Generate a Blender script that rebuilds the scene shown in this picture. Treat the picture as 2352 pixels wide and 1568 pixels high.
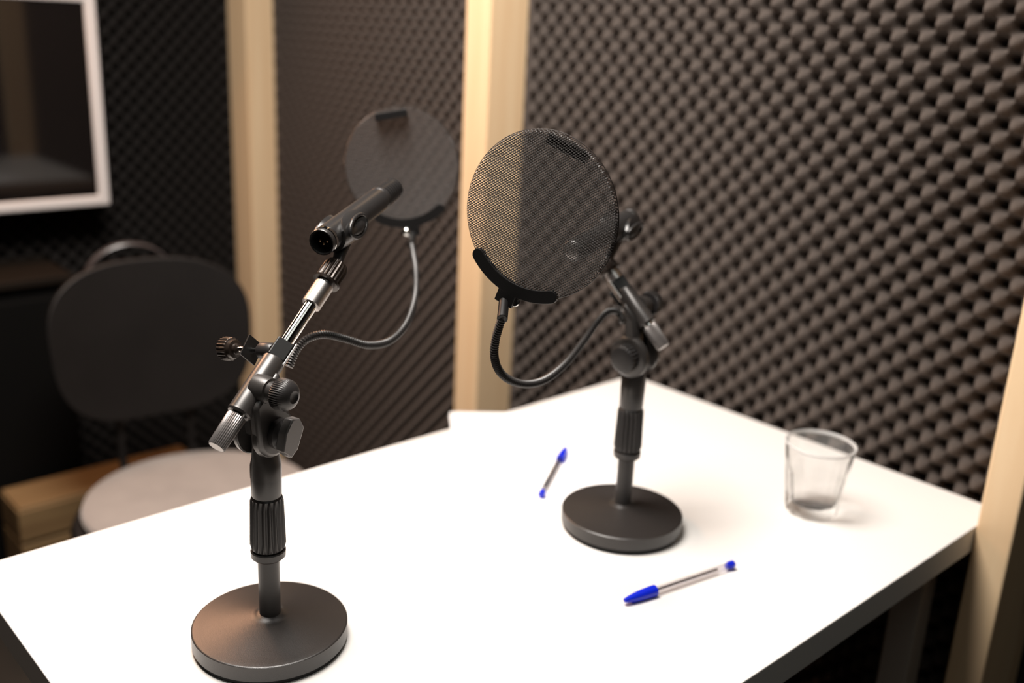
import bpy, bmesh, math, random
import numpy as np
from mathutils import Vector, Matrix, Euler
random.seed(4)
PI = math.pi
for o in list(bpy.data.objects): bpy.data.objects.remove(o)
SC = bpy.context.scene
COL = SC.collection

# ---------------------------------------------------------------- camera, world, lights, exposure
CAM_POS = Vector((-1.2097, -0.9967, 1.2810))
CAM_R = Vector((0.73848, -0.67263, 0.04680)); CAM_U = Vector((0, 0, 0)); CAM_F = Vector((0, 0, 0))
yaw, pitch, roll = math.radians(43.18035), math.radians(17.61258), math.radians(2.81528)
CAM_F = Vector((math.sin(yaw)*math.cos(pitch), math.cos(yaw)*math.cos(pitch), -math.sin(pitch)))
r0 = Vector((math.cos(yaw), -math.sin(yaw), 0)); u0 = r0.cross(CAM_F)
CAM_R = r0*math.cos(roll) + u0*math.sin(roll); CAM_U = -r0*math.sin(roll) + u0*math.cos(roll)
cam = bpy.data.cameras.new('camera'); camo = bpy.data.objects.new('camera', cam); COL.objects.link(camo)
m = Matrix.Identity(4)
for i in range(3):
    m[i][0] = CAM_R[i]; m[i][1] = CAM_U[i]; m[i][2] = -CAM_F[i]; m[i][3] = CAM_POS[i]
camo.matrix_world = m
cam.sensor_width = 36; cam.sensor_fit = 'HORIZONTAL'; cam.lens = 2293.43/2352*36
cam.clip_start = 0.02; cam.clip_end = 30
cam.dof.use_dof = True; cam.dof.focus_distance = 0.838; cam.dof.aperture_fstop = 2.8
SC.camera = camo
SC.view_settings.view_transform = 'Standard'; SC.view_settings.look = 'None'
SC.view_settings.gamma = 1; SC.view_settings.use_curve_mapping = False
SC.view_settings.exposure = 0.0
w = bpy.data.worlds.new('world'); SC.world = w; w.use_nodes = True
w.node_tree.nodes['Background'].inputs[0].default_value = (1, 0.9, 0.8, 1)
w.node_tree.nodes['Background'].inputs[1].default_value = 0.0015

def area(name, loc, target, size, power, col, sizey=None, spread=180):
    l = bpy.data.lights.new(name, 'AREA'); l.energy = power; l.color = col
    l.size = size; l.shape = 'DISK' if sizey is None else 'RECTANGLE'
    if sizey: l.size_y = sizey
    l.spread = math.radians(spread)
    o = bpy.data.objects.new(name, l); COL.objects.link(o); o.location = loc
    o.rotation_euler = (Vector(target)-Vector(loc)).to_track_quat('-Z', 'Y').to_euler()
    return o
area('ceiling_lamp_light', (-0.80, -0.12, 2.10), (-0.62, -0.12, 0.7), 0.66, 43, (1.0, 0.935, 0.87))
area('ceiling_panel_light', (-0.98, -1.15, 2.38), (-0.80, -0.85, 0.8), 0.9, 3.2, (0.97, 1.0, 0.93), 1.0)
area('warm_lamp_light', (-1.05, 0.92, 1.92), (-0.75, -0.2, 0.8), 0.30, 4, (1.0, 0.60, 0.34))
area('wall_lamp_light', (-0.60, 1.02, 1.60), (-0.83, -0.29, 0.76), 0.26, 6.0, (1.0, 0.52, 0.30))

# ---------------------------------------------------------------- materials
def mat(name, col, rough=.5, metal=0., spec=.5, coat=0, noise=0., nscale=60., bump=0., bscale=200., trans=0., ior=1.45, sheen=0.):
    M = bpy.data.materials.new(name); M.use_nodes = True; N = M.node_tree.nodes; L = M.node_tree.links
    b = N['Principled BSDF']
    b.inputs['Base Color'].default_value = (*col, 1); b.inputs['Roughness'].default_value = rough
    b.inputs['Metallic'].default_value = metal; b.inputs['Specular IOR Level'].default_value = spec
    b.inputs['IOR'].default_value = ior
    b.inputs['Transmission Weight'].default_value = trans; b.inputs['Coat Weight'].default_value = coat
    b.inputs['Sheen Weight'].default_value = sheen
    if noise or bump:
        tc = N.new('ShaderNodeTexCoord')
    if noise:
        n = N.new('ShaderNodeTexNoise'); n.inputs['Scale'].default_value = nscale; n.inputs['Detail'].default_value = 4
        L.new(tc.outputs['Object'], n.inputs['Vector'])
        r = N.new('ShaderNodeMapRange'); r.inputs[3].default_value = 1-noise; r.inputs[4].default_value = 1+noise
        L.new(n.outputs['Fac'], r.inputs[0])
        mx = N.new('ShaderNodeVectorMath'); mx.operation = 'SCALE'; mx.inputs[0].default_value = col
        L.new(r.outputs[0], mx.inputs['Scale']); L.new(mx.outputs[0], b.inputs['Base Color'])
    if bump:
        n2 = N.new('ShaderNodeTexNoise'); n2.inputs['Scale'].default_value = bscale; n2.inputs['Detail'].default_value = 3
        L.new(tc.outputs['Object'], n2.inputs['Vector'])
        bp = N.new('ShaderNodeBump'); bp.inputs['Strength'].default_value = bump; bp.inputs['Distance'].default_value = .002
        L.new(n2.outputs['Fac'], bp.inputs['Height']); L.new(bp.outputs[0], b.inputs['Normal'])
    return M
def wood(name, c1, c2, axis=2, knots=True, seed=0.):
    M = bpy.data.materials.new(name); M.use_nodes = True; N = M.node_tree.nodes; L = M.node_tree.links
    b = N['Principled BSDF']; b.inputs['Roughness'].default_value = .6
    tc = N.new('ShaderNodeTexCoord'); mp = N.new('ShaderNodeMapping')
    s = [34., 34., 34.]; s[axis] = 1.6; mp.inputs['Scale'].default_value = s; mp.inputs['Location'].default_value = (seed, seed*.7, seed*1.3)
    L.new(tc.outputs['Object'], mp.inputs[0])
    n = N.new('ShaderNodeTexNoise'); n.inputs['Scale'].default_value = 1.; n.inputs['Detail'].default_value = 5; n.inputs['Distortion'].default_value = .6
    L.new(mp.outputs[0], n.inputs['Vector'])
    cr = N.new('ShaderNodeValToRGB'); cr.color_ramp.elements[0].position = .3; cr.color_ramp.elements[1].position = .7
    cr.color_ramp.elements[0].color = (*c2, 1); cr.color_ramp.elements[1].color = (*c1, 1)
    L.new(n.outputs['Fac'], cr.inputs[0])
    last = cr.outputs[0]
    if knots:
        mk = N.new('ShaderNodeMapping'); s2 = [9., 9., 9.]; s2[axis] = 3.4; mk.inputs['Scale'].default_value = s2
        mk.inputs['Location'].default_value = (seed*2.1, seed, seed*.6)
        L.new(tc.outputs['Object'], mk.inputs[0])
        v = N.new('ShaderNodeTexVoronoi'); v.inputs['Scale'].default_value = 1.
        L.new(mk.outputs[0], v.inputs['Vector'])
        r = N.new('ShaderNodeMapRange'); r.inputs[1].default_value = .05; r.inputs[2].default_value = .16; r.inputs[3].default_value = .55; r.inputs[4].default_value = 0
        L.new(v.outputs['Distance'], r.inputs[0])
        mx = N.new('ShaderNodeMix'); mx.data_type = 'RGBA'; mx.inputs[7].default_value = (c2[0]*.45, c2[1]*.33, c2[2]*.25, 1)
        L.new(r.outputs[0], mx.inputs[0]); L.new(last, mx.inputs[6]); last = mx.outputs[2]
    L.new(last, b.inputs['Base Color'])
    return M
M = {}
M['foam_shaded'] = mat('shaded_foam', (.018, .016, .015), .95, spec=.1, noise=.18, nscale=900, bump=.25, bscale=1400)  # darkened copy of the foam, back wall's shade put into the colour
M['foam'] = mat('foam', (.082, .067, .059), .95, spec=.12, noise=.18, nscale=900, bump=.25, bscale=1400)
M['pine'] = wood('pine', (.90, .75, .55), (.82, .63, .42), seed=3.1)
M['pine2'] = wood('pine_crate', (.26, .165, .075), (.18, .105, .045), axis=0, seed=1.7)
M['table'] = mat('white_laminate', (.78, .765, .745), .42, spec=.4, noise=.01, nscale=8)
M['table_leg'] = mat('leg_paint', (.40, .36, .32), .45)
M['paper'] = mat('paper', (.93, .93, .94), .8, spec=.2, noise=.01, nscale=30)
M['black_iron'] = mat('black_powder_coat', (.022, .019, .018), .34, spec=.8, noise=.25, nscale=700, bump=.10, bscale=1500)
M['black_cast'] = mat('black_cast_metal', (.040, .036, .034), .34, metal=.22, spec=.75, bump=.03, bscale=1800, noise=.2, nscale=200)
M['black_tube'] = mat('black_painted_tube', (.040, .037, .036), .34, spec=.5, noise=.1, nscale=80)
M['black_plastic'] = mat('black_plastic', (.022, .020, .020), .38, spec=.5)
M['grey_plastic'] = mat('ribbed_grey_plastic', (.13, .122, .118), .36, metal=.3, spec=.6)
M['ridged'] = mat('ridged_aluminium', (.20, .185, .18), .32, metal=.6, spec=.6)
M['rubber'] = mat('rubber', (.008, .008, .008), .8)
M['chrome'] = mat('chrome', (.72, .72, .70), .09, metal=1., noise=.03, nscale=100)
M['satin'] = mat('satin_metal', (.50, .47, .455), .34, metal=1., noise=.1, nscale=300)
M['bronze'] = mat('dark_threaded_nut', (.028, .020, .016), .3, metal=.35)
M['mic'] = mat('mic_body', (.020, .019, .019), .30, spec=.7, bump=.05, bscale=2500)
M['coil'] = mat('gooseneck_coil', (.030, .027, .026), .38, metal=.0, spec=.6)
M['mesh'] = mat('filter_mesh', (.022, .017, .015), .36, metal=.0, spec=.5)
M['bracket'] = mat('filter_bracket', (.006, .0055, .0055), .42, spec=.4)
M['brass'] = mat('contact_pin', (.75, .50, .30), .3, metal=1.)
def clearmat(name, fac, ior, tint=(1, 1, 1), haze=0.):
    m_ = bpy.data.materials.new(name); m_.use_nodes = True; N = m_.node_tree.nodes; L = m_.node_tree.links
    N.remove(N['Principled BSDF']); out = N['Material Output']
    t_ = N.new('ShaderNodeBsdfTransparent'); t_.inputs[0].default_value = (*tint, 1)
    g_ = N.new('ShaderNodeBsdfGlass'); g_.inputs['Roughness'].default_value = 0; g_.inputs['IOR'].default_value = ior
    x_ = N.new('ShaderNodeMixShader'); x_.inputs[0].default_value = fac
    r_ = N.new('ShaderNodeBsdfGlossy'); r_.inputs['Roughness'].default_value = .02
    f_ = N.new('ShaderNodeFresnel'); f_.inputs['IOR'].default_value = 1.08; y_ = N.new('ShaderNodeMixShader')
    L.new(t_.outputs[0], x_.inputs[1]); L.new(g_.outputs[0], x_.inputs[2])
    L.new(f_.outputs[0], y_.inputs[0]); L.new(x_.outputs[0], y_.inputs[1]); L.new(r_.outputs[0], y_.inputs[2])
    h_ = N.new('ShaderNodeBsdfDiffuse'); h_.inputs[0].default_value = (.95, .95, .95, 1); z_ = N.new('ShaderNodeMixShader'); z_.inputs[0].default_value = haze  # white diffuse mixed in to imitate light caught by the glass
    L.new(y_.outputs[0], z_.inputs[1]); L.new(h_.outputs[0], z_.inputs[2])
    L.new(z_.outputs[0], out.inputs[0]); return m_
M['glass'] = clearmat('glass', .07, 1.48, (.995, .995, .993), .035)
M['glass_rim_lit'] = clearmat('glass_rim_lit', .05, 1.48, (1, 1, 1), .30)  # rim whitened in its colour, standing in for light refracted there
M['water'] = clearmat('water', .05, 1.33, (1, 1, 1))
M['clear'] = clearmat('clear_plastic', .15, 1.45, (.93, .92, .93))
M['blue'] = mat('blue_plastic', (.004, .02, .62), .3, spec=.5)
M['ink'] = mat('ink_refill', (.05, .05, .06), .4)
M['chair_black'] = mat('black_chair_shell', (.011, .0095, .009), .5, spec=.3, noise=.3, nscale=9)
M['chair_seat'] = mat('grey_woven_fabric', (.31, .275, .255), .95, noise=.22, nscale=14, bump=.5, bscale=500, sheen=.3)
M['white_frame'] = mat('white_frame', (.72, .68, .67), .35)
M['screen'] = mat('dark_screen', (.006, .005, .005), .05, spec=.5)
M['dark_cab'] = mat('black_cabinet', (.003, .0026, .0023), .8, spec=.15)
M['floor'] = mat('floor', (.03, .025, .02), .6, noise=.2, nscale=6)
M['wall'] = mat('dark_wall', (.02, .017, .015), .9, noise=.1, nscale=20)
M['ceiling'] = mat('ceiling', (.04, .035, .03), .9, noise=.05, nscale=9)
M['headband'] = mat('headband', (.06, .05, .05), .3, spec=.6)

# ---------------------------------------------------------------- mesh helpers
def link(name, bm, material, parent=None, smooth=True, bevel=0., subsurf=0, autosmooth=True):
    bmesh.ops.recalc_face_normals(bm, faces=bm.faces)
    me = bpy.data.meshes.new(name); bm.to_mesh(me); bm.free()
    return linkme(name, me, material, parent, smooth, bevel, subsurf)
def linkme(name, me, material, parent=None, smooth=True, bevel=0., subsurf=0):
    me.materials.append(material)
    o = bpy.data.objects.new(name, me); COL.objects.link(o)
    if smooth:
        me.polygons.foreach_set('use_smooth', [True]*len(me.polygons))
        if not subsurf: me.set_sharp_from_angle(angle=math.radians(38))
    if bevel:
        b = o.modifiers.new('bevel', 'BEVEL'); b.width = bevel; b.segments = 2; b.limit_method = 'ANGLE'; b.angle_limit = math.radians(40)
    if subsurf:
        s = o.modifiers.new('sub', 'SUBSURF'); s.levels = subsurf; s.render_levels = subsurf
    if parent:
        o.parent = parent
        o.matrix_parent_inverse = parent_world(parent).inverted()
    return o
def parent_world(p):
    mt = Matrix.LocRotScale(p.location, p.rotation_euler, p.scale)
    if p.parent: mt = parent_world(p.parent) @ p.matrix_parent_inverse @ mt
    return mt
def tag(o, label, cat, group=None, kind=None):
    o['label'] = label
    o['category'] = cat
    if group: o['group'] = group
    if kind: o['kind'] = kind
    return o
def thing(name, loc, label, cat, group=None):
    o = bpy.data.objects.new(name, None); COL.objects.link(o); o.location = loc; o.empty_display_size = .02
    return tag(o, label, cat, group)
def frame(axis, up=Vector((0, 0, 1))):
    z = Vector(axis).normalized(); up = Vector(up)
    x = up.cross(z)
    if x.length < 1e-4: x = Vector((1, 0, 0)).cross(z)
    x.normalize(); y = z.cross(x)
    return x, y, z
def lathe(bm, o, axis, prof, seg=48, up=Vector((0, 0, 1)), mod=None, cap=True, k=1.):
    """prof: (t, r) pairs along the axis; mod(angle, t) scales r"""
    o = Vector(o); x, y, z = frame(axis, up); rings = []; k_ = k
    for t, r in prof:
        ring = []
        for k in range(seg):
            a = 2*PI*k/seg; rr = max(r*k_, 1e-5)*(mod(a, t) if mod else 1)
            ring.append(bm.verts.new(o+z*t+x*(rr*math.cos(a))+y*(rr*math.sin(a))))
        rings.append(ring)
    for A, B in zip(rings, rings[1:]):
        for k in range(seg):
            bm.faces.new((A[k], A[(k+1) % seg], B[(k+1) % seg], B[k]))
    if cap:
        bm.faces.new(rings[0][::-1]); bm.faces.new(rings[-1])
    return rings
def box(bm, c, hx, hy, hz, X=Vector((1, 0, 0)), Y=Vector((0, 1, 0)), Z=Vector((0, 0, 1))):
    c = Vector(c); v = [bm.verts.new(c+X*(hx*i)+Y*(hy*j)+Z*(hz*k)) for i in (-1, 1) for j in (-1, 1) for k in (-1, 1)]
    for f in ((0, 1, 3, 2), (4, 6, 7, 5), (0, 4, 5, 1), (2, 3, 7, 6), (0, 2, 6, 4), (1, 5, 7, 3)):
        bm.faces.new([v[i] for i in f])
def prism(bm, pts, o, X, Y, Z, z0, z1):
    """closed outline pts in the X,Y plane extruded along Z"""
    o = Vector(o); A = [bm.verts.new(o+X*p[0]+Y*p[1]+Z*z0) for p in pts]; B = [bm.verts.new(o+X*p[0]+Y*p[1]+Z*z1) for p in pts]
    n = len(pts)
    for k in range(n): bm.faces.new((A[k], A[(k+1) % n], B[(k+1) % n], B[k]))
    bm.faces.new(A[::-1]); bm.faces.new(B)
def catmull(P, n):
    P = [Vector(p) for p in P]; P = [2*P[0]-P[1]]+P+[2*P[-1]-P[-2]]; out = []
    for i in range(1, len(P)-2):
        for k in range(n):
            t = k/n; a, b, c, d = P[i-1:i+3]
            out.append(.5*((2*b)+(c-a)*t+(2*a-5*b+4*c-d)*t*t+(3*b-a-3*c+d)*t**3))
    out.append(P[-2]); return out
def resample(P, step):
    out = [P[0]]; acc = 0
    for a, b in zip(P, P[1:]):
        L = (b-a).length; s = step-acc
        while s <= L: out.append(a+(b-a)*(s/L)); s += step
        acc = (acc+L) % step
    return out
def tube(bm, P, rad, seg=14, cap=True):
    rings = []; n = len(P); x = None
    for i, p in enumerate(P):
        t = (P[min(i+1, n-1)]-P[max(i-1, 0)]).normalized()
        if x is None: x = t.orthogonal().normalized()
        x = (x-t*x.dot(t)).normalized(); y = t.cross(x)
        r = rad(i) if callable(rad) else rad
        rings.append([bm.verts.new(p+x*(r*math.cos(2*PI*k/seg))+y*(r*math.sin(2*PI*k/seg))) for k in range(seg)])
    for A, B in zip(rings, rings[1:]):
        for k in range(seg): bm.faces.new((A[k], A[(k+1) % seg], B[(k+1) % seg], B[k]))
    if cap: bm.faces.new(rings[0][::-1]); bm.faces.new(rings[-1])
def ribs(n, depth, sharp=1.):
    return lambda a, t: 1-depth*(0.5-0.5*math.cos(n*a))**sharp
def structure(o): o['kind'] = 'structure'; return o

# ---------------------------------------------------------------- the room
XW, YW, XL, YF, ZC = .062, 1.30, -2.7, -2.6, 2.45      # right wall, back wall, left wall, front wall, ceiling
def slab(name, x0, x1, y0, y1, z0, z1, mt):
    bm = bmesh.new(); box(bm, ((x0+x1)/2, (y0+y1)/2, (z0+z1)/2), (x1-x0)/2, (y1-y0)/2, (z1-z0)/2)
    return structure(link(name, bm, mt, smooth=False))
slab('floor', XL-.1, XW+.1, YF-.1, YW+.1, -.1, 0, M['floor'])
slab('ceiling', XL-.1, XW+.1, YF-.1, YW+.1, ZC, ZC+.1, M['ceiling'])
slab('wall_right', XW, XW+.1, YF, YW, 0, ZC, M['wall'])
slab('wall_back', XL, XW, YW, YW+.1, 0, ZC, M['wall'])
slab('wall_left', XL-.1, XL, YF, YW, 0, ZC, M['wall'])
slab('wall_front', XL, XW, YF-.1, YF, 0, ZC, M['wall'])

PY, PZ = .03612, .03685
def foam(name, ulen0, ulen1, z0, z1, place, ph, label, group='acoustic foam panels', mt='foam'):
    """egg-crate sheet: u along the wall; place(u, z, depth)->xyz with depth measured from the wall"""
    su, sz = PY/10, PZ/10
    U = np.arange(ulen0, ulen1+su*.5, su); Z = np.arange(z0, z1+sz*.5, sz)
    U[-1] = ulen1; Z[-1] = z1
    uu, zz = np.meshgrid(U, Z, indexing='ij')
    s = np.cos(2*np.pi*(uu-ph[0])/PY)*np.cos(2*np.pi*(zz-ph[1])/PZ)
    s = s - .22*(s*s-.25)
    h = .0375 + .020*s
    e = np.clip(1-np.minimum(uu-ulen0, ulen1-uu)/.011, 0, 1); e = e*e*(3-2*e); h = h*(1-e)+.046*e
    n, k = uu.shape
    top = place(uu, zz, h); 
    # skirt back to the wall
    idx = np.arange(n*k).reshape(n, k)
    f = np.stack([idx[:-1, :-1], idx[1:, :-1], idx[1:, 1:], idx[:-1, 1:]], -1).reshape(-1, 4)
    verts = top.reshape(-1, 3); border = np.concatenate([idx[:, 0], idx[-1, 1:], idx[-2::-1, -1], idx[0, -2:0:-1]])
    bu, bz = uu.reshape(-1)[border], zz.reshape(-1)[border]
    bk = place(bu, bz, np.full(bu.shape, .001)); off = n*k; q = len(border)
    ar = np.arange(q); sk = np.stack([border, off+ar, off+(ar+1) % q, border[(ar+1) % q]], -1)
    verts = np.concatenate([verts, bk]); faces = np.concatenate([f, sk])
    me = bpy.data.meshes.new(name); me.vertices.add(len(verts)); me.vertices.foreach_set('co', verts.astype(np.float32).ravel())
    me.loops.add(len(faces)*4); me.loops.foreach_set('vertex_index', faces.astype(np.int32).ravel())
    me.polygons.add(len(faces)); me.polygons.foreach_set('loop_start', (np.arange(len(faces))*4).astype(np.int32))
    me.polygons.foreach_set('loop_total', np.full(len(faces), 4, np.int32)); me.update(); me.validate()
    me.materials.append(M[mt]); me.polygons.foreach_set('use_smooth', [True]*len(me.polygons))
    o = bpy.data.objects.new(name, me); COL.objects.link(o)
    return tag(o, label, 'acoustic foam', group)
right = lambda u, z, h: np.stack([XW-.001-h, u, z], -1)
back = lambda u, z, h: np.stack([u, YW-.001-h, z], -1)
foam('acoustic_foam_panel', -.598, .308, .002, 2.05, right, (-.5585, .7515),
     'large egg-crate foam panel with clear round bumps filling the wall beside the white table')
foam('acoustic_foam_panel', .376, 1.168, .002, 2.05, right, (.38, .7515),
     'narrow-looking brown egg-crate foam panel between the two pale posts, behind the left microphone')
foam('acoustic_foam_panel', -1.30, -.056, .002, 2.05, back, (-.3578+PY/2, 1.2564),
     'darkest egg-crate foam panel, shade mixed into its colour, behind the white-framed screen and the chair', mt='foam_shaded')

def post(x0, x1, y0, y1, label, seed):
    bm = bmesh.new(); cx, cy = (x0+x1)/2, (y0+y1)/2
    box(bm, (cx, cy, ZC/2-.0), (x1-x0)/2, (y1-y0)/2, ZC/2-.002)
    o = link('wooden_post', bm, wood('pine_post_%d' % seed, (.84, .64, .41), (.76, .53, .31), seed=seed*2.37), smooth=False, bevel=.003)
    return tag(o, label, 'post', 'pale timber wall posts')
post(-.070, XW-.001, -.643, -.600, 'pale pine post at the right edge, standing against the corner of the white table', 1)
post(-.068, XW-.001, .310, .374, 'brightest pine post, the middle one behind the right pop filter and the paper', 2)
post(-.0525, XW-.001, 1.170, 1.2975, 'pale pine corner post between the chair and the left microphone', 3)

# ---------------------------------------------------------------- table
t = thing('table', (-.5, -.3, 0), 'white rectangular table top on square legs, carrying the microphones', 'table')
bm = bmesh.new(); box(bm, (-.5, -.3, .723), .4995, .2995, .017)
link('tabletop', bm, M['table'], t, smooth=False, bevel=.0012)
for sx in (-.083, -.917):
    for sy in (-.052, -.548):
        bm = bmesh.new(); box(bm, (sx, sy, .353), .018, .018, .353); link('leg', bm, M['table_leg'], t, smooth=False, bevel=.002)

# ---------------------------------------------------------------- paper
bm = bmesh.new(); A = Vector((.81, -.588, 0)).normalized(); B = Vector((-.588, -.81, 0)).normalized()
cpt = Vector((-.3511, .0453, 0)); NX, NY = 14, 18; g = []
for lay in (0, 1):
    gg = []
    for i in range(NX+1):
        row = []
        for j in range(NY+1):
            p = cpt+A*(.206*i/NX)+B*(.292*j/NY)
            if i == 0 and j == 0: p += (A+B)*.002
            over = max(0, p.y); z = .7405+lay*.0006+over*.03
            row.append(bm.verts.new((p.x, p.y, z)))
        gg.append(row)
    g.append(gg)
for lay in (0, 1):
    for i in range(NX):
        for j in range(NY): bm.faces.new((g[lay][i][j], g[lay][i+1][j], g[lay][i+1][j+1], g[lay][i][j+1]))
per = [(i, 0) for i in range(NX)]+[(NX, j) for j in range(NY)]+[(i, NY) for i in range(NX, 0, -1)]+[(0, j) for j in range(NY, 0, -1)]
for a, b in zip(per, per[1:]+per[:1]): bm.faces.new((g[0][a[0]][a[1]], g[0][b[0]][b[1]], g[1][b[0]][b[1]], g[1][a[0]][a[1]]))
tag(link('paper_sheet', bm, M['paper']), 'blank white paper overhanging the far edge of the table, under the blurred pen', 'paper')

# ---------------------------------------------------------------- microphone stands
def mic_stand(bx, by, z0, az, E, on, T, clipax, clipc, label):
    """T: t-values along the boom: knob end, knob start, holder start, holder end, tube end, adaptor end, nut end"""
    S = thing('microphone_stand', (bx, by, z0), label, 'microphone stand', 'black desk microphone stands')
    UP = Vector((0, 0, 1)); o = Vector((bx, by, z0)); k = .74-z0
    R = .0686
    bm = bmesh.new()
    prof = [(.004, R-.006), (.004, R-.0006), (.0046, R), (.0178, R), (.0185, R-.0008), (.0187, R-.0018)]
    for i in range(1, 12):
        s = i/11; prof.append((.0187+.0085*s**1.15, (R-.0018)*(1-s)+.0125*s))
    prof += [(.0285, .0108), (.0285, .002)]
    lathe(bm, o, UP, prof, 128); base = link('base', bm, M['black_iron'], S)
    bm = bmesh.new(); lathe(bm, o, UP, [(.0, R-.0045), (.0, R-.0018), (.0045, R-.0014), (.0045, R-.006)], 96)
    link('rubber_foot', bm, M['rubber'], base)
    bm = bmesh.new(); lathe(bm, o, UP, [(.0275, .0094), (.17, .0094)], 48); link('pole', bm, M['black_tube'], S)
    Z = lambda z: z-.74
    bm = bmesh.new()
    lathe(bm, o, UP, [(Z(.8235), .0098), (Z(.8238), .0128), (Z(.826), .0150), (Z(.8315), .0153), (Z(.8325), .0146), (Z(.8325), .010)], 64)
    link('lower_collar', bm, M['black_tube'], S)
    bm = bmesh.new(); rb = ribs(18, .13, .8)
    pr = [(Z(.833), .0135), (Z(.8345), .0150), (Z(.838), .0156)]+[(Z(.838+.042*i/8), .0156-.0013*(i/8)) for i in range(1, 9)]+[(Z(.8825), .0139), (Z(.884), .0128)]
    lathe(bm, o, UP, pr, 216, mod=lambda a, tt: rb(a, tt) if Z(.8355) < tt < Z(.8815) else .97); link('clutch_sleeve', bm, M['black_plastic'], S)
    bm = bmesh.new(); lathe(bm, o, UP, [(Z(.883), .0118), (Z(.8855), .0129), (Z(.902), .0131), (Z(.9025), .0126)], 64); link('upper_collar', bm, M['black_tube'], S)
    # pivot frame
    piv = Vector((bx, by, .9457+z0-.74)); dh = Vector((math.cos(az), math.sin(az), 0)); p = dh.cross(UP)
    a = dh*math.cos(E)+UP*math.sin(E); n = -dh*math.sin(E)+UP*math.cos(E)
    # yoke: round foot that flattens into a tongue between the two discs
    bm = bmesh.new(); rings = []; SEG = 40
    for zz, rx, ry in ((.902, .0133, .0133), (.908, .0134, .0134), (.914, .0128, .0136), (.922, .0095, .0138), (.932, .006, .0148), (.945, .0055, .0150), (.956, .0053, .0125), (.962, .005, .006)):
        rings.append([bm.verts.new(o+UP*(Z(zz))+p*(rx*math.cos(2*PI*q/SEG))+dh*(ry*math.sin(2*PI*q/SEG))) for q in range(SEG)])
    for A_, B_ in zip(rings, rings[1:]):
        for q in range(SEG): bm.faces.new((A_[q], A_[(q+1) % SEG], B_[(q+1) % SEG], B_[q]))
    bm.faces.new(rings[0][::-1]); bm.faces.new(rings[-1]); link('yoke', bm, M['black_cast'], S)
    # pivot discs with a rounded lip
    for s, off, rr in ((1, .0058, .0225), (-1, .0090, .0235)):
        bm = bmesh.new()
        pr = [(off, .004), (off, rr-.001), (off+.0012, rr), (off+.0052, rr-.0006), (off+.0066, rr-.0026), (off+.0078, rr-.0042), (off+.0082, .010), (off+.0082, .003)]
        lathe(bm, piv, p*s, pr, 72); link('pivot_disc', bm, M['black_cast'], S)
    # neck from the front disc up to the holder tube
    ax0 = piv+n*on
    bm = bmesh.new()
    rd = .0218; hull = [(T[3]-.010, on+.001), (T[2]+.008, on+.001)]
    for q in range(25):
        th = math.radians(162+216*q/24); hull.append((rd*math.cos(th), rd*math.sin(th)))
    prism(bm, hull, piv, a, n, p, .0030, .0140); link('pivot_bracket', bm, M['black_cast'], S, bevel=.0040)
    bm = bmesh.new(); prism(bm, [(T[3]-.014, on), (T[2]+.012, on), (-.012, .004), (.012, .004)], piv, a, n, p, -.0150, .0035); link('pivot_bracket', bm, M['black_cast'], S, bevel=.003)
    # holder tube
    bm = bmesh.new(); L0, L1 = T[2], T[3]
    lathe(bm, ax0, a, [(L0-.0002, .0078), (L0-.0002, .0094), (L0+.0014, .0104), (L0+.0035, .0101), (L1-.0012, .0100), (L1, .0092), (L1, .0068)], 64); link('boom_holder', bm, M['black_cast'], S)
    # locking knob on its boss
    tk = (T[2]+T[3])/2-.001; kc = ax0+a*tk
    bm = bmesh.new(); lathe(bm, kc, p, [(.002, .0125), (.008, .0122), (.0130, .0112), (.0155, .0106), (.0160, .0085), (.0215, .0082), (.0225, .0060), (.0255, .0058)], 48); link('knob_boss', bm, M['black_cast'], S)
    bm = bmesh.new(); rb2 = ribs(44, .055)
    lathe(bm, kc, p, [(.0235, .008), (.0238, .0125), (.0248, .0134), (.0325, .0133), (.0345, .0126), (.0375, .0106), (.0396, .0076), (.0403, .0054), (.0396, .0046), (.0388, .0020)], 264,
          mod=lambda q, tt: rb2(q, tt) if .0237 < tt < .0342 else 1); link('locking_knob', bm, M['black_plastic'], S)
    # wing nut of the pivot, and the round ribbed nut behind
    bm = bmesh.new(); lathe(bm, piv, p, [(.013, .0115), (.0160, .0135), (.0200, .0135), (.0215, .0115), (.026, .007)], 56); link('pivot_washer', bm, M['black_plastic'], S)
    bm = bmesh.new(); wx = (dh*.35+UP*.94).normalized(); wy = p.cross(wx)
    prism(bm, [(-.0180, -.0035), (-.0100, -.0095), (.0090, -.0115), (.0165, -.0030), (.0148, .0062), (.0020, .0105), (-.0130, .0086)], piv, wx, wy, p, .0225, .0315); link('wing_nut', bm, M['grey_plastic'], S, bevel=.0012)
    bm = bmesh.new(); rb3 = ribs(24, .07)
    lathe(bm, piv, -p, [(.015, .011), (.0160, .0155), (.0265, .0155), (.0285, .0125), (.029, .004)], 192, mod=lambda q, tt: rb3(q, tt) if tt < .027 else 1); link('pivot_knob', bm, M['black_plastic'], S)
    # boom
    bm = bmesh.new(); lathe(bm, ax0, a, [(T[0]+.004, .0055), (T[4]+.004, .0062)], 40); link('boom_tube', bm, M['chrome'], S)
    bm = bmesh.new(); rb4 = ribs(30, .07)
    lathe(bm, ax0, a, [(T[0], .004), (T[0], .0068), (T[0]+.001, .0076), (T[1]-.001, .0084), (T[1], .0078), (T[1], .005)], 240, mod=rb4); link('boom_end_cap', bm, M['ridged'], S)
    bm = bmesh.new(); lathe(bm, ax0, a, [(T[4], .0068), (T[4]+.0006, .0088), (T[5]-.001, .0088), (T[5], .0080), (T[5]+.003, .0080), (T[5]+.003, .006)], 48); link('thread_adaptor', bm, M['satin'], S)
    bm = bmesh.new(); rb5 = ribs(20, .09, .7)
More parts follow.
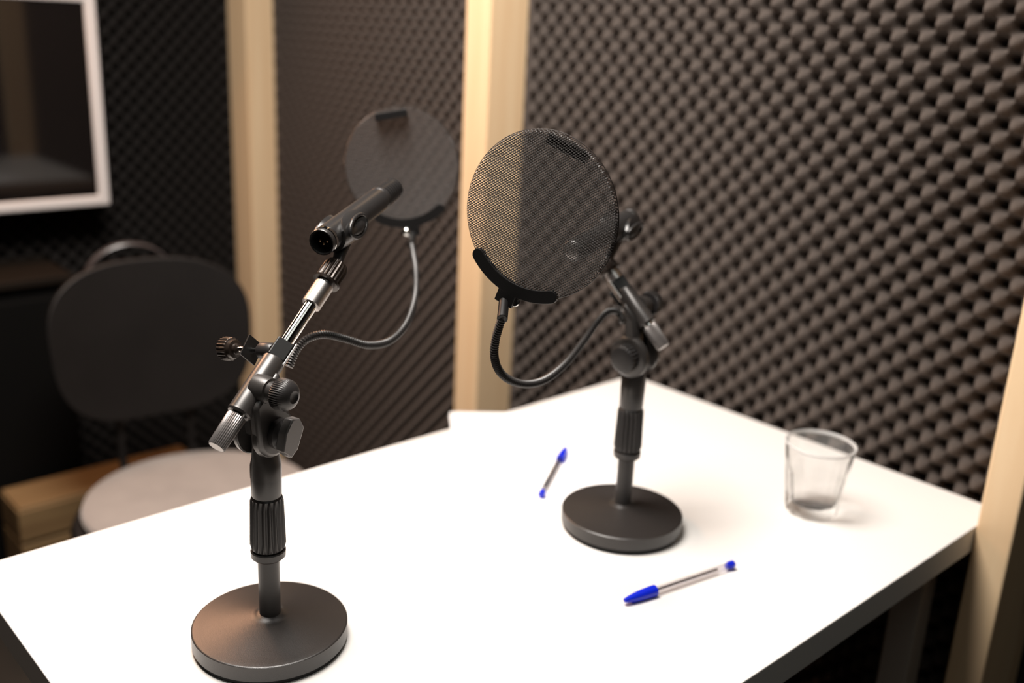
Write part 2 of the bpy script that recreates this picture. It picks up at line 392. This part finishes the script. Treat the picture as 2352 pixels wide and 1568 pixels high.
    lathe(bm, ax0, a, [(T[5]+.0015, .009), (T[5]+.0018, .0122), (T[5]+.0035, .0127), (T[5]+.0042, .0112), (T[6]-.006, .0112), (T[6]-.001, .0095), (T[6]+.001, .0055)], 200,
          mod=lambda q, tt: rb5(q, tt) if T[5]+.0038 < tt < T[6]-.004 else 1); link('clip_nut', bm, M['bronze'], S)
    # clip: neck, open sleeve and two side ears around the microphone
    ca = Vector(clipax).normalized(); cc = Vector(clipc); nutp = ax0+a*(T[6]-.004)
    dn = (nutp-cc); dn = (dn-ca*dn.dot(ca)).normalized(); sd = ca.cross(dn)
    clip = bpy.data.objects.new('microphone_clip', None)
    bm = bmesh.new(); r0_, r1_ = .0123, .0152; K = 44; NL = 22; half = 2.42; ringsI = []
    for i in range(NL+1):
        f = i/NL; tt = -.020+.044*f
        open_ = half*(1-.30*abs(2*f-1)**3)                     # rounded lips at both ends
        bulge = .0016*math.sin(PI*f)
        ro = []; ri = []
        for q in range(K+1):
            th = -open_+2*open_*q/K
            d = dn*math.cos(th)+sd*math.sin(th)
            ear = .0036*math.exp(-((abs(th)-1.35)/.45)**2)*math.sin(PI*f)
            ro.append(bm.verts.new(cc+ca*tt+d*(r1_+bulge+ear))); ri.append(bm.verts.new(cc+ca*tt+d*r0_))
        ringsI.append((ro, ri))
    for (a0, b0), (a1, b1) in zip(ringsI, ringsI[1:]):
        for q in range(K):
            bm.faces.new((a0[q], a0[q+1], a1[q+1], a1[q])); bm.faces.new((b0[q+1], b0[q], b1[q], b1[q+1]))
        bm.faces.new((a0[0], a1[0], b1[0], b0[0])); bm.faces.new((a0[K], b0[K], b1[K], a1[K]))
    for ro, ri in (ringsI[0], ringsI[-1]):
        for q in range(K): bm.faces.new((ro[q], ri[q], ri[q+1], ro[q+1]))
    clipo = link('microphone_clip', bm, M['mic'], S)
    # raised oval collars on both cheeks
    for s in (-1, 1):
        bm = bmesh.new(); nx = (sd*s+dn*.12).normalized(); ex, ey, ez = ca, nx.cross(ca), nx
        P = []
        for q in range(36):
            th = 2*PI*q/36; P.append(cc+nx*(.0176-.0012*math.cos(th))+ca*(.003+.0190*math.cos(th))+ey*(.0092*math.sin(th)))
        P.append(P[0].copy()); tube(bm, P, .0017, 10, cap=False); link('clip_rim', bm, M['mic'], clipo)
        bm = bmesh.new(); oc_ = cc+nx*.0173+ca*.005+ey*.001
        prism(bm, [(.0135*math.cos(2*PI*q/30), .0052*math.sin(2*PI*q/30)) for q in range(30)], oc_, ca, ey, nx, -.003, .0012); link('clip_slot', bm, M['rubber'], clipo)
    bm = bmesh.new(); rings = []; top = cc+dn*.0125; axn = nutp-top
    for i in range(9):
        f = i/8; c_ = top+axn*f; la = .0125*(1-f)+.0062*f; lb = .0085*(1-f)**1.5+.0052*(1-(1-f)**1.5)
        rings.append([bm.verts.new(c_+ca*(la*math.cos(2*PI*q/28))+sd*(lb*math.sin(2*PI*q/28))) for q in range(28)])
    for A_, B_ in zip(rings, rings[1:]):
        for q in range(28): bm.faces.new((A_[q], A_[(q+1) % 28], B_[(q+1) % 28], B_[q]))
    bm.faces.new(rings[0][::-1]); bm.faces.new(rings[-1]); link('clip_neck', bm, M['black_plastic'], clipo)
    return S, (lambda tt: ax0+a*tt), a, n, p
AZL, EL, ONL = math.radians(19.00899), math.radians(37.69708), .03699
AZR, ER, ONR = math.radians(97.32044), math.radians(42.29586), .03453
MLb, MLh = Vector((-.7492, -.2567, 1.0915)), Vector((-.6122, -.1753, 1.1178))
MRb, MRh = Vector((-.3698, -.2820, 1.0812)), Vector((-.5228, -.3427, 1.0746))
SL = mic_stand(-.8266, -.2888, .740, AZL, EL, ONL, (-.042, -.0115, -.0095, .047, .1067, .131, .156), MLh-MLb, MLb+(MLh-MLb).normalized()*.037,
               'black microphone stand on round base in the left foreground, sharp, boom leaning right')
SR = mic_stand(-.4073, -.3384, .7413, AZR, ER, ONR, (-.014, .013, .016, .062, .074, .084, .101), MRh-MRb, MRb+(MRh-MRb).normalized()*.026,
               'black microphone stand behind the sharp round pop filter, nearer the glass')

# ---------------------------------------------------------------- microphones
def microphone(b, h, label):
    ax = (h-b).normalized(); L = (h-b).length; K_ = 1.08; S = thing('microphone', b, label, 'microphone', 'slim black condenser microphones')
    bm = bmesh.new(); r = .0112
    lathe(bm, b, ax, [(.0022, .0098), (0, .0098), (0, .0108), (.001, .0112), (.0045, .0112), (.0052, .0106), (.0095, .0106)], 64, cap=False, k=K_)
    lathe(bm, b, ax, [(.0095, .0106), (.0098, .0112), (L-.042, .0110), (L-.040, .0106)], 64, cap=False, k=K_)
    link('body', bm, M['mic'], S)
    bm = bmesh.new(); lathe(bm, b, ax, [(.0054, .0107), (.0058, .0113), (.0090, .0113), (.0094, .0107)], 64, cap=False, k=K_); link('chrome_ring', bm, M['chrome'], S)
    bm = bmesh.new(); lathe(bm, b, ax, [(0, .0107), (.0005, .0099), (.001, .0096), (.013, .0094), (.013, .001)], 56, cap=False, k=K_); con = link('connector_socket', bm, M['rubber'], S)
    x, y, z = frame(ax)
    for k in (0, 1, 2):
        th = math.radians((200, 340, 270)[k]); c = b+x*(.0037*math.cos(th))+y*(.0037*math.sin(th)+(.0012))
        bm = bmesh.new(); lathe(bm, c, ax, [(.0040, .0004), (.0042, .0009), (.0130, .0009)], 16); link('contact_pin', bm, M['brass'], con)
    # slotted head
    bm = bmesh.new(); pr = [(L-.041, .0100), (L-.040, .0107)]
    for k in range(7):
        t0 = L-.037+k*.0048; pr += [(t0, .0110-.0002*k), (t0+.0026, .0110-.0002*k), (t0+.0030, .0094-.0002*k), (t0+.0044, .0094-.0002*k)]
    pr += [(L-.0028, .0097), (L-.0010, .0090), (L, .0076), (L, .001)]
    lathe(bm, b, ax, pr, 64, k=K_); hd = link('slotted_head', bm, M['mic'], S)
    bm = bmesh.new(); lathe(bm, b, ax, [(L-.0004, .0072), (L+.0004, .0070), (L+.0009, .0055), (L+.0010, .001)], 40, k=K_); link('head_grille', bm, M['satin'], hd)
    return S
microphone(MLb, MLh, 'black pencil microphone with visible three-pin socket, clipped to the left stand')
microphone(MRb, MRh, 'blurred black pencil microphone behind the sharp pop filter')

# ---------------------------------------------------------------- pop filters
def filter_mesh(C0, n, wv, R, parent):
    """expanded-metal sheet: wavy cross strands joined by slanted links, real geometry"""
    u = n.cross(wv).normalized(); v = -wv                       # u to one side, v up
    ca_, sa_ = math.cos(math.radians(11)), math.sin(math.radians(11))
    e1 = u*ca_+v*sa_; e2 = -u*sa_+v*ca_
    ax_, rowh = .00212, .00204
    bm = bmesh.new(); V = bm.verts.new; F = bm.faces.new
    nr = int(R/rowh)+1; th_ = .00030
    def P(x, y, z):
        rr = math.hypot(x, y); back = 0
        if rr > R-.0022: back = (rr-(R-.0022))*1.2
        return C0+e1*x+e2*y+n*(z+back)
    def strand(pts, r):
        prev = None
        for i, q in enumerate(pts):
            q0 = pts[max(i-1, 0)]; q1 = pts[min(i+1, len(pts)-1)]; dx, dy = q1[0]-q0[0], q1[1]-q0[1]; l = math.hypot(dx, dy) or 1
            px, py = -dy/l*r, dx/l*r
            ring = [V(P(q[0]+px, q[1]+py, q[2])), V(P(q[0], q[1], q[2]+r)), V(P(q[0]-px, q[1]-py, q[2])), V(P(q[0], q[1], q[2]-r))]
            if prev:
                for k in range(4): F((prev[k], prev[(k+1) % 4], ring[(k+1) % 4], ring[k]))
            prev = ring
    for j in range(-nr, nr+1):
        y = j*rowh
        if abs(y) >= R-.0003: continue
        X = math.sqrt(R*R-y*y); off = (j % 2)*ax_/2
        k0 = int(math.floor((-X-off)/ax_)); k1 = int(math.ceil((X-off)/ax_)); pts = []
        for k in range(k0, k1+1):
            for (dx, dy, dz) in ((0, .00020, .00022), (.5, -.00020, -.00022)):
                x = off+(k+dx)*ax_
                if abs(x) <= X: pts.append((x, y+dy, dz))
        if len(pts) > 1: strand(pts, .00043)
        # slanted links from this row up to the next (which is shifted by half a pitch)
        y1 = y+rowh
        for k in range(k0, k1+1):
            xa = off+(k+.5)*ax_; xb = xa-.5*ax_
            if math.hypot(xa, y) < R-.0003 and math.hypot(xb, y1) < R-.0002:
                strand([(xa, y, -.0002), ((xa+xb)/2, (y+y1)/2, 0.00005), (xb, y1, .0002)], .00041)
    strand([(math.cos(2*PI*k/240)*(R-.0002), math.sin(2*PI*k/240)*(R-.0002), 0) for k in range(241)], .00030)
    o = link('mesh_disc', bm, M['mesh'], parent, smooth=False)
    return o, u, v
def rounded_arc(R0, R1, half, n=28):
    """annular sector outline with round ends, angle measured from -y"""
    rm, hw = (R0+R1)/2, (R1-R0)/2; out = []
    for i in range(n+1):
        th = -half+2*half*i/n; out.append((R1*math.sin(th), -R1*math.cos(th)))
    for i in range(1, 8):
        ph = PI*i/8; th = half; c = Vector((rm*math.sin(th), -rm*math.cos(th))); rad = Vector((math.sin(th), -math.cos(th))); tan = Vector((math.cos(th), math.sin(th)))
        q = c+rad*hw*math.cos(ph)+tan*hw*math.sin(ph); out.append((q.x, q.y))
    for i in range(n+1):
        th = half-2*half*i/n; out.append((R0*math.sin(th), -R0*math.cos(th)))
    for i in range(1, 8):
        ph = PI*i/8; th = -half; c = Vector((rm*math.sin(th), -rm*math.cos(th))); rad = Vector((math.sin(th), -math.cos(th))); tan = Vector((-math.cos(th), -math.sin(th)))
        q = c-rad*hw*math.cos(ph)+tan*hw*math.sin(ph); out.append((q.x, q.y))
    return out
def pop_filter(C0, n, wv, goose, stand, tcl, side, micside, label):
    C0, n, wv = Vector(C0), Vector(n).normalized(), Vector(wv).normalized()
    _, axf, a, nn, p = stand
    S = thing('pop_filter', axf(tcl), label, 'pop filter', 'round mesh pop filters on goosenecks')
    R = .0712; o, u, v = filter_mesh(C0, n, wv, R, S)
    # curved bracket with stem, both sides of the mesh edge
    bm = bmesh.new(); oc = rounded_arc(.0632, .0745, math.radians(34)); lft = [q for q in oc]
    prism(bm, oc, C0, u, v, n, -.0022, .0026)
    prism(bm, [(-.0088, -.0735), (.0088, -.0735), (.0088, -.0850), (-.0088, -.0850)], C0, u, v, n, -.0022, .0026)
    br = link('curved_bracket', bm, M['bracket'], S, smooth=False, bevel=.0005)
    bm = bmesh.new(); sc = C0+u*.0*side+v*-.079; lathe(bm, sc+u*(.0075*side), n*micside, [(.002, .0046), (.003, .0052), (.0045, .0046), (.0058, .0030), (.0062, .001)], 32); link('bracket_screw', bm, M['chrome'], br)
    bm = bmesh.new(); box(bm, C0+v*.0607+n*(micside*.0048), .0192, .0044, .0042, u, v, n); link('top_clip', bm, M['bracket'], S, bevel=.0008, smooth=False)
    # gooseneck coil
    P = resample(catmull(goose, 20), .00060)
    d0 = (P[12]-P[0]).normalized()
    bm = bmesh.new(); pitch = 4 
    tube(bm, P, lambda i: .0035+.00042*math.cos(i*2*PI/4), 16); link('gooseneck', bm, M['coil'], S)
    bm = bmesh.new(); st = C0+v*-.0835; en = Vector(goose[0]) if (Vector(goose[0])-st).length < (Vector(goose[-1])-st).length else Vector(goose[-1])
    axx = (en-st); L = axx.length+.003; lathe(bm, st, axx, [(0, .0030), (0, .0046), (L-.0004, .0046), (L, .0042), (L, .003)], 6 if False else 28); link('neck_ferrule', bm, M['bracket'], S)
    # clamp on the boom
    cc = axf(tcl); s = side
    q = CLD[side].normalized(); tq = a.cross(q).normalized(); qq = tq.cross(a)
    jy = Vector((-.52, -.80, .29)); jy = (jy-a*jy.dot(a)).normalized(); jx = jy.cross(a)*-1
    if jx.dot(q) < 0: jx = -jx
    bm = bmesh.new(); box(bm, cc, .0078, .0074, .0092, jx, jy, a); cl = link('clamp_jaw', bm, M['bracket'], S, bevel=.0012, smooth=False)
    bm = bmesh.new(); box(bm, cc+jx*.0086, .0008, .0066, .0115, jx, jy, a); link('clamp_plate', bm, M['satin'], cl, smooth=False, bevel=.0004)
    bm = bmesh.new(); lathe(bm, cc, -q, [(.0070, .0060), (.0090, .0072), (.0210, .0072), (.0225, .0062), (.0230, .002)], 32); link('clamp_nut', bm, M['black_plastic'], cl)
    bm = bmesh.new(); lathe(bm, cc, -q, [(.015, .0025), (.058, .0025)], 20, mod=None); link('threaded_rod', bm, M['chrome'], cl)
    bm = bmesh.new(); D = .0140; dv = (Vector((0, 0, 1))-q*q.z).normalized(); prism(bm, [(-D, 0), (0, -D), (D, 0), (0, D)], cc-q*.0330, q.cross(dv), dv, q, -.0008, .0008); link('diamond_plate', bm, M['bracket'], cl, smooth=False, bevel=.0003)
    bm = bmesh.new(); rb = ribs(20, .09)
    lathe(bm, cc, -q, [(.0485, .003), (.0495, .0048), (.0520, .0052), (.0525, .0080), (.0560, .0086), (.0565, .0096), (.0575, .0104), (.0660, .0104), (.0672, .0092), (.0675, .004)], 200, mod=lambda th, tt: rb(th, tt) if tt > .0570 else 1); link('clamp_knob', bm, M['bronze'], cl)
    return S
rh = Vector((.7393, -.6734, 0)); 
fh = Vector((.6843, .7292, 0))
CLD = {1: rh*.85-fh*.50+Vector((0, 0, .16)), -1: -rh*.1-fh*.75+Vector((0, 0, .45))}
gR = [(-.6560, -.3991, 1.0546), (-.6590, -.3951, 1.0407), (-.6584, -.3888, 1.0233), (-.6557, -.3846, 1.0058), (-.6454, -.3803, .9884), (-.6298, -.3790, .9754), (-.6057, -.3770, .9659), (-.5753, -.3708, .9629), (-.5384, -.3598, .9686), (-.5046, -.3497, .9822), (-.4765, -.3413, .9959), (-.4564, -.3361, 1.0017), (-.4414, -.3367, .9995), (-.4351, -.3395, .9901), (-.4290, -.3330, .9870)]
gL = [(-0.7885, -0.2653, 0.9870), (-0.7796, -0.2625, 0.9994), (-0.7678, -0.2613, 1.0078), (-0.7501, -0.2616, 1.0089), (-0.7263, -0.2604, 1.0002), (-.7028, -.2609, .9902), (-.6720, -.2491, .9845), (-.6419, -.2326, .9883), (-0.6092, -0.2032, 0.9940), (-0.5730, -0.1625, 1.0004), (-0.5422, -0.1215, 1.0121), (-0.5173, -0.0841, 1.0194), (-0.5032, -0.0617, 1.0254)]
gR[0] = tuple(Vector(gR[1])+(Vector(gR[0])-Vector(gR[1]))*.2)
pop_filter((-.6328, -.4068, 1.1300), (.9457, .3238, -.0295), (-.1340, .3053, -.9428), gR, SR, .066, -1, 1,
           'sharp round black mesh pop filter in the middle, in front of the right microphone')
pop_filter((-.4880, -.0175, 1.1119), (.7544, .6517, -.0783), (.0804, -.2101, -.9744), gL, SL, .0555, 1, -1,
           'faint blurred round pop filter beyond the tip of the left microphone')

# ---------------------------------------------------------------- glass of water
def facet(n, z0, z1, depth):
    def f(a, t):
        if t < z0 or t > z1: return 1
        s = min(1, (t-z0)/.004, (z1-t)/.010); k = (a*n/(2*PI)) % 1; h = PI/n
        return 1-s*(1-math.cos(h)/math.cos((k-.5)*2*h))*depth
    return f
g0 = Vector((-.1939, -.4543, .7402))
G = thing('drinking_glass', g0, 'clear faceted tumbler holding some water, on the right side of the table', 'glass')
bm = bmesh.new(); ff = facet(10, .002, .062, 1.3)
outer = [(0, .024), (.0004, .0285), (.0025, .0300)]+[(z, .0302+(z/.088)*.0105) for z in (.006, .012, .02, .03, .04, .05, .054, .058, .061, .064, .070, .078, .084)]+[(.0848, .0402)]
inner = [(.0848, .0386), (.080, .0380), (.065, .0362), (.05, .0340), (.03, .0310), (.016, .0285), (.0125, .026), (.0115, .020), (.0110, .002)]
x = lathe(bm, g0, Vector((0, 0, 1)), outer+inner, 120, mod=lambda a, t: ff(a, t), cap=False)
bm.faces.new(x[0][::-1]); bm.faces.new(x[-1])
tb_ = link('tumbler', bm, M['glass'], G)
bm = bmesh.new(); x = lathe(bm, g0, Vector((0, 0, 1)), [(.0850, .04035), (.0872, .0410), (.0886, .0407), (.0890, .0399), (.0886, .0391), (.0872, .0388), (.0850, .0385)], 96, cap=False)
for q in range(96): bm.faces.new((x[-1][q], x[-1][(q+1) % 96], x[0][(q+1) % 96], x[0][q]))
link('rim', bm, M['glass_rim_lit'], tb_)
bm = bmesh.new(); lathe(bm, g0, Vector((0, 0, 1)), [(.0115, .002), (.0120, .0200), (.0130, .0258), (.0165, .0283), (.03, .0308), (.044, .0330), (.0445, .0334), (.0445, .001)], 80); link('water', bm, M['water'], G)

# ---------------------------------------------------------------- pens
def pen(tip, tail, label):
    tip, tail = Vector(tip), Vector(tail); zc = tip.z; ax = (tail-tip).normalized(); L = .149; S = thing('ballpoint_pen', tip, label, 'pen', 'clear ballpoint pens with blue caps')
    bm = bmesh.new(); hexm = lambda a, t: math.cos(PI/6)/math.cos(((a+PI/6) % (PI/3))-PI/6)
    rr = lathe(bm, tip, ax, [(.030, .0040), (.142, .0040), (.142, .0030), (.030, .0030)], 48, mod=lambda a, t: hexm(a, t), cap=False)
    for k in range(48): bm.faces.new((rr[3][k], rr[3][(k+1) % 48], rr[0][(k+1) % 48], rr[0][k]))
    link('barrel', bm, M['clear'], S)
    bm = bmesh.new(); lathe(bm, tip, ax, [(0, .0010), (.0006, .0022), (.005, .0032), (.014, .0046), (.024, .0054), (.034, .0058), (.0395, .0058), (.040, .0052), (.040, .0042)], 32)
    # pocket clip of the cap
    x, y, z = frame(ax); 
    cap = link('cap', bm, M['blue'], S)
    bm = bmesh.new(); box(bm, tip+ax*.024-y*.0052, .0016, .0007, .0140, x, y, ax); link('cap_clip', bm, M['blue'], cap, bevel=.0004)
    bm = bmesh.new(); lathe(bm, tip, ax, [(.030, .0012), (.125, .0012)], 20); link('ink_refill', bm, M['ink'], S)
    bm = bmesh.new(); lathe(bm, tip, ax, [(.138, .0028), (.1425, .0031), (.1425, .0043), (.1480, .0041), (.149, .0034)], 32); link('end_plug', bm, M['blue'], S)
    return S
pen((-.5299, -.4522, .7455), (-.3809, -.4772, .7455), 'clear pen with blue cap on the bare table in front of the right stand')
pen((-.3116, -.1552, .7466), (-.4354, -.2359, .7466), 'blurred clear pen with blue cap lying on the white paper behind the right stand')

# ---------------------------------------------------------------- chair
sc = Vector((-.50, .555, 0)); bk = Vector((.11, .994, 0)).normalized(); sx = Vector((bk.y, -bk.x, 0))
CH = thing('chair', sc, 'black chair with rounded backrest and round light grey seat behind the table', 'chair')
bm = bmesh.new(); lathe(bm, sc, Vector((0, 0, 1)), [(.385, .12), (.388, .185), (.398, .212), (.412, .218), (.424, .212), (.430, .19), (.430, .01)], 80); link('seat_shell', bm, M['chair_black'], CH)
bm = bmesh.new(); lathe(bm, sc, Vector((0, 0, 1)), [(.4305, .17), (.434, .193), (.442, .200), (.450, .197), (.455, .185), (.4575, .15), (.458, .01)], 80); link('seat_pad', bm, M['chair_seat'], CH)
bm = bmesh.new(); NU, NV = 36, 26; gr = [[], []]
for lay in (0, 1):
    for i in range(NU+1):
        row = []
        for j in range(NV+1):
            a_ = -1+2*i/NU; b_ = -1+2*j/NV
            # square -> superellipse
            m_ = max(abs(a_), abs(b_)) or 1; q = (abs(a_/m_)**3.0+abs(b_/m_)**3.0)**(1/3.0) or 1
            X_, Y_ = a_/q, b_/q
            wz = .186*(1+.07*Y_*0+(.05 if Y_ > 0 else .0)*Y_-.10*max(0, -Y_)**1.5)
            xx = X_*wz; zz = .672+Y_*.148+.010*(1-X_*X_)*(Y_ > 0)*Y_
            dep = .225+.03*(zz-.52)/.3-.035*(X_*X_)+lay*.013
            row.append(bm.verts.new(sc+sx*xx+bk*dep+Vector((0, 0, zz))))
        gr[lay].append(row)
for lay in (0, 1):
    for i in range(NU):
        for j in range(NV): bm.faces.new((gr[lay][i][j], gr[lay][i+1][j], gr[lay][i+1][j+1], gr[lay][i][j+1]))
per = [(i, 0) for i in range(NU)]+[(NU, j) for j in range(NV)]+[(i, NV) for i in range(NU, 0, -1)]+[(0, j) for j in range(NV, 0, -1)]
for a_, b_ in zip(per, per[1:]+per[:1]): bm.faces.new((gr[0][a_[0]][a_[1]], gr[0][b_[0]][b_[1]], gr[1][b_[0]][b_[1]], gr[1][a_[0]][a_[1]]))
link('backrest', bm, M['chair_black'], CH, bevel=.003)
for s in (-1, 1):
    bm = bmesh.new(); P = catmull([sc+sx*(.068*s)+bk*.06+Vector((0, 0, .385)), sc+sx*(.068*s)+bk*.17+Vector((0, 0, .380)), sc+sx*(.068*s)+bk*.235+Vector((0, 0, .42)), sc+sx*(.068*s)+bk*.248+Vector((0, 0, .52)), sc+sx*(.068*s)+bk*.2585+Vector((0, 0, .66))], 10)
    tube(bm, P, .0075, 14); link('back_support', bm, M['chair_black'], CH)
for s in (-1, 1):
    for q in (-1, 1):
        bm = bmesh.new(); P = [sc+sx*(.10*s)+bk*(.10*q)+Vector((0, 0, .388)), sc+sx*(.205*s)+bk*(.20*q)+Vector((0, 0, 0.002))]
        tube(bm, P, .011, 16); link('leg', bm, M['chair_black'], CH)

# ---------------------------------------------------------------- headphones hooked on the chair back
hc = Vector((-.476, .868, .762))
H = thing('headphones', (hc.x, hc.y, .66), 'dark curved headband rising just above the top of the chair backrest', 'headphones')
bm = bmesh.new(); rings = []; hx = Vector((.985, -.17, 0)).normalized(); hy = Vector((.17, .985, 0)).normalized()
for i in range(41):
    th = PI*(-.06+1.12*i/40); d = hx*math.cos(th)*.088+Vector((0, 0, 1))*math.sin(th)*.086; nd = d.normalized()
    c = hc+d; rings.append([bm.verts.new(c+hy*(y*.011)+nd*(z*.0022)) for y, z in ((-1, -.4), (-.8, 1), (.8, 1), (1, -.4), (.8, -1), (-.8, -1))])
for A_, B_ in zip(rings, rings[1:]):
    for q in range(6): bm.faces.new((A_[q], A_[(q+1) % 6], B_[(q+1) % 6], B_[q]))
bm.faces.new(rings[0][::-1]); bm.faces.new(rings[-1]); link('headband', bm, M['headband'], H)
for s in (-1, 1):
    bm = bmesh.new(); lathe(bm, hc+hx*(.088*s)+Vector((0, 0, -.052)), -hx*s, [(-.010, .02), (-.008, .030), (0, .034), (.012, .034), (.020, .028), (.021, .010)], 40); link('ear_cup', bm, M['black_plastic'], H)

# ---------------------------------------------------------------- screen on the back wall
SX0, SX1, SZ0, SZ1, SY = -1.175, -.396, .871, 1.304, 1.150
T = thing('wall_screen', ((SX0+SX1)/2, SY+.04, SZ0), 'dark glossy screen in a thin white frame, at the upper left', 'screen')
bm = bmesh.new(); fw = .0235
ou = [(SX0, SZ0), (SX1, SZ0), (SX1, SZ1), (SX0, SZ1)]; inn = [(SX0+fw, SZ0+fw*.9), (SX1-fw, SZ0+fw*.9), (SX1-fw, SZ1-fw*.9), (SX0+fw, SZ1-fw*.9)]
vs = [[bm.verts.new((x_, y_, z_)) for x_, z_ in pts] for pts, y_ in ((ou, SY+.030), (ou, SY), (inn, SY), (inn, SY+.012))]
for A_, B_ in zip(vs, vs[1:]):
    for q in range(4): bm.faces.new((A_[q], A_[(q+1) % 4], B_[(q+1) % 4], B_[q]))
bm.faces.new(vs[0][::-1]); bm.faces.new(vs[3]); link('white_bezel', bm, M['white_frame'], T, smooth=False, bevel=.004)
bm = bmesh.new(); box(bm, ((SX0+SX1)/2, SY+.008, (SZ0+SZ1)/2), (SX1-SX0)/2-fw-.0002, .002, (SZ1-SZ0)/2-fw*.9-.0002); link('glass_panel', bm, M['screen'], T, smooth=False)
bm = bmesh.new(); box(bm, ((SX0+SX1)/2, (SY+.03+YW-.06)/2, (SZ0+SZ1)/2), .10, (YW-.06-SY-.03)/2+.012, .08); link('wall_mount', bm, M['dark_cab'], T, smooth=False, bevel=.004)

# ---------------------------------------------------------------- dark cabinet and wooden crate
K = thing('cabinet', (-.93, 1.14, 0), 'low black cabinet in the dark corner below the screen', 'cabinet')
bm = bmesh.new(); box(bm, (-.93, 1.145, .37), .40, .085, .37); link('carcass', bm, M['dark_cab'], K, smooth=False, bevel=.003)
bm = bmesh.new(); box(bm, (-.93, 1.140, .748), .41, .095, .008); link('top_board', bm, mat('brown_board', (.010, .0065, .004), .7, spec=.2), K, smooth=False, bevel=.002)
for s in (-1, 1):
    bm = bmesh.new(); box(bm, (-.93+.2*s, 1.052, .375), .195, .008, .34); d = link('door', bm, M['dark_cab'], K, smooth=False, bevel=.003)
    bm = bmesh.new(); lathe(bm, (-.93+.03*s, 1.044, .42), (0, -1, 0), [(0, .004), (.010, .004), (.012, .008), (.018, .007), (.019, .002)], 24); link('knob', bm, M['bronze'], d)
W = thing('wooden_crate', (-.50, .96, 0), 'low raw wooden crate behind the chair seat at the left', 'crate')
x0, x1, y0, y1 = -.712, -.33, .905, 1.02
for q, (z0, z1) in enumerate(((.270, .335), (.165, .262), (.060, .157))):
    bm = bmesh.new(); box(bm, ((x0+x1)/2, y0+.007, (z0+z1)/2), (x1-x0)/2, .007, (z1-z0)/2); link('front_slat', bm, M['pine2'], W, smooth=False, bevel=.002)
    for xs in (x0+.007, x1-.007):
        bm = bmesh.new(); box(bm, (xs, (y0+.0145+y1)/2, (z0+z1)/2), .007, (y1-y0-.0145)/2, (z1-z0)/2); link('side_slat', bm, M['pine2'], W, smooth=False, bevel=.002)
for xs in (x0+.028, x1-.028):
    bm = bmesh.new(); box(bm, (xs, y0+.028, .165), .014, .014, .165); link('corner_batten', bm, M['pine2'], W, smooth=False, bevel=.002)
    bm = bmesh.new(); box(bm, (xs, y1-.028, .165), .014, .014, .165); link('corner_batten', bm, M['pine2'], W, smooth=False, bevel=.002)
bm = bmesh.new(); box(bm, ((x0+x1)/2, (y0+y1)/2, .336), (x1-x0)/2-.003, (y1-y0)/2-.003, .006); link('lid', bm, M['pine2'], W, smooth=False, bevel=.002)
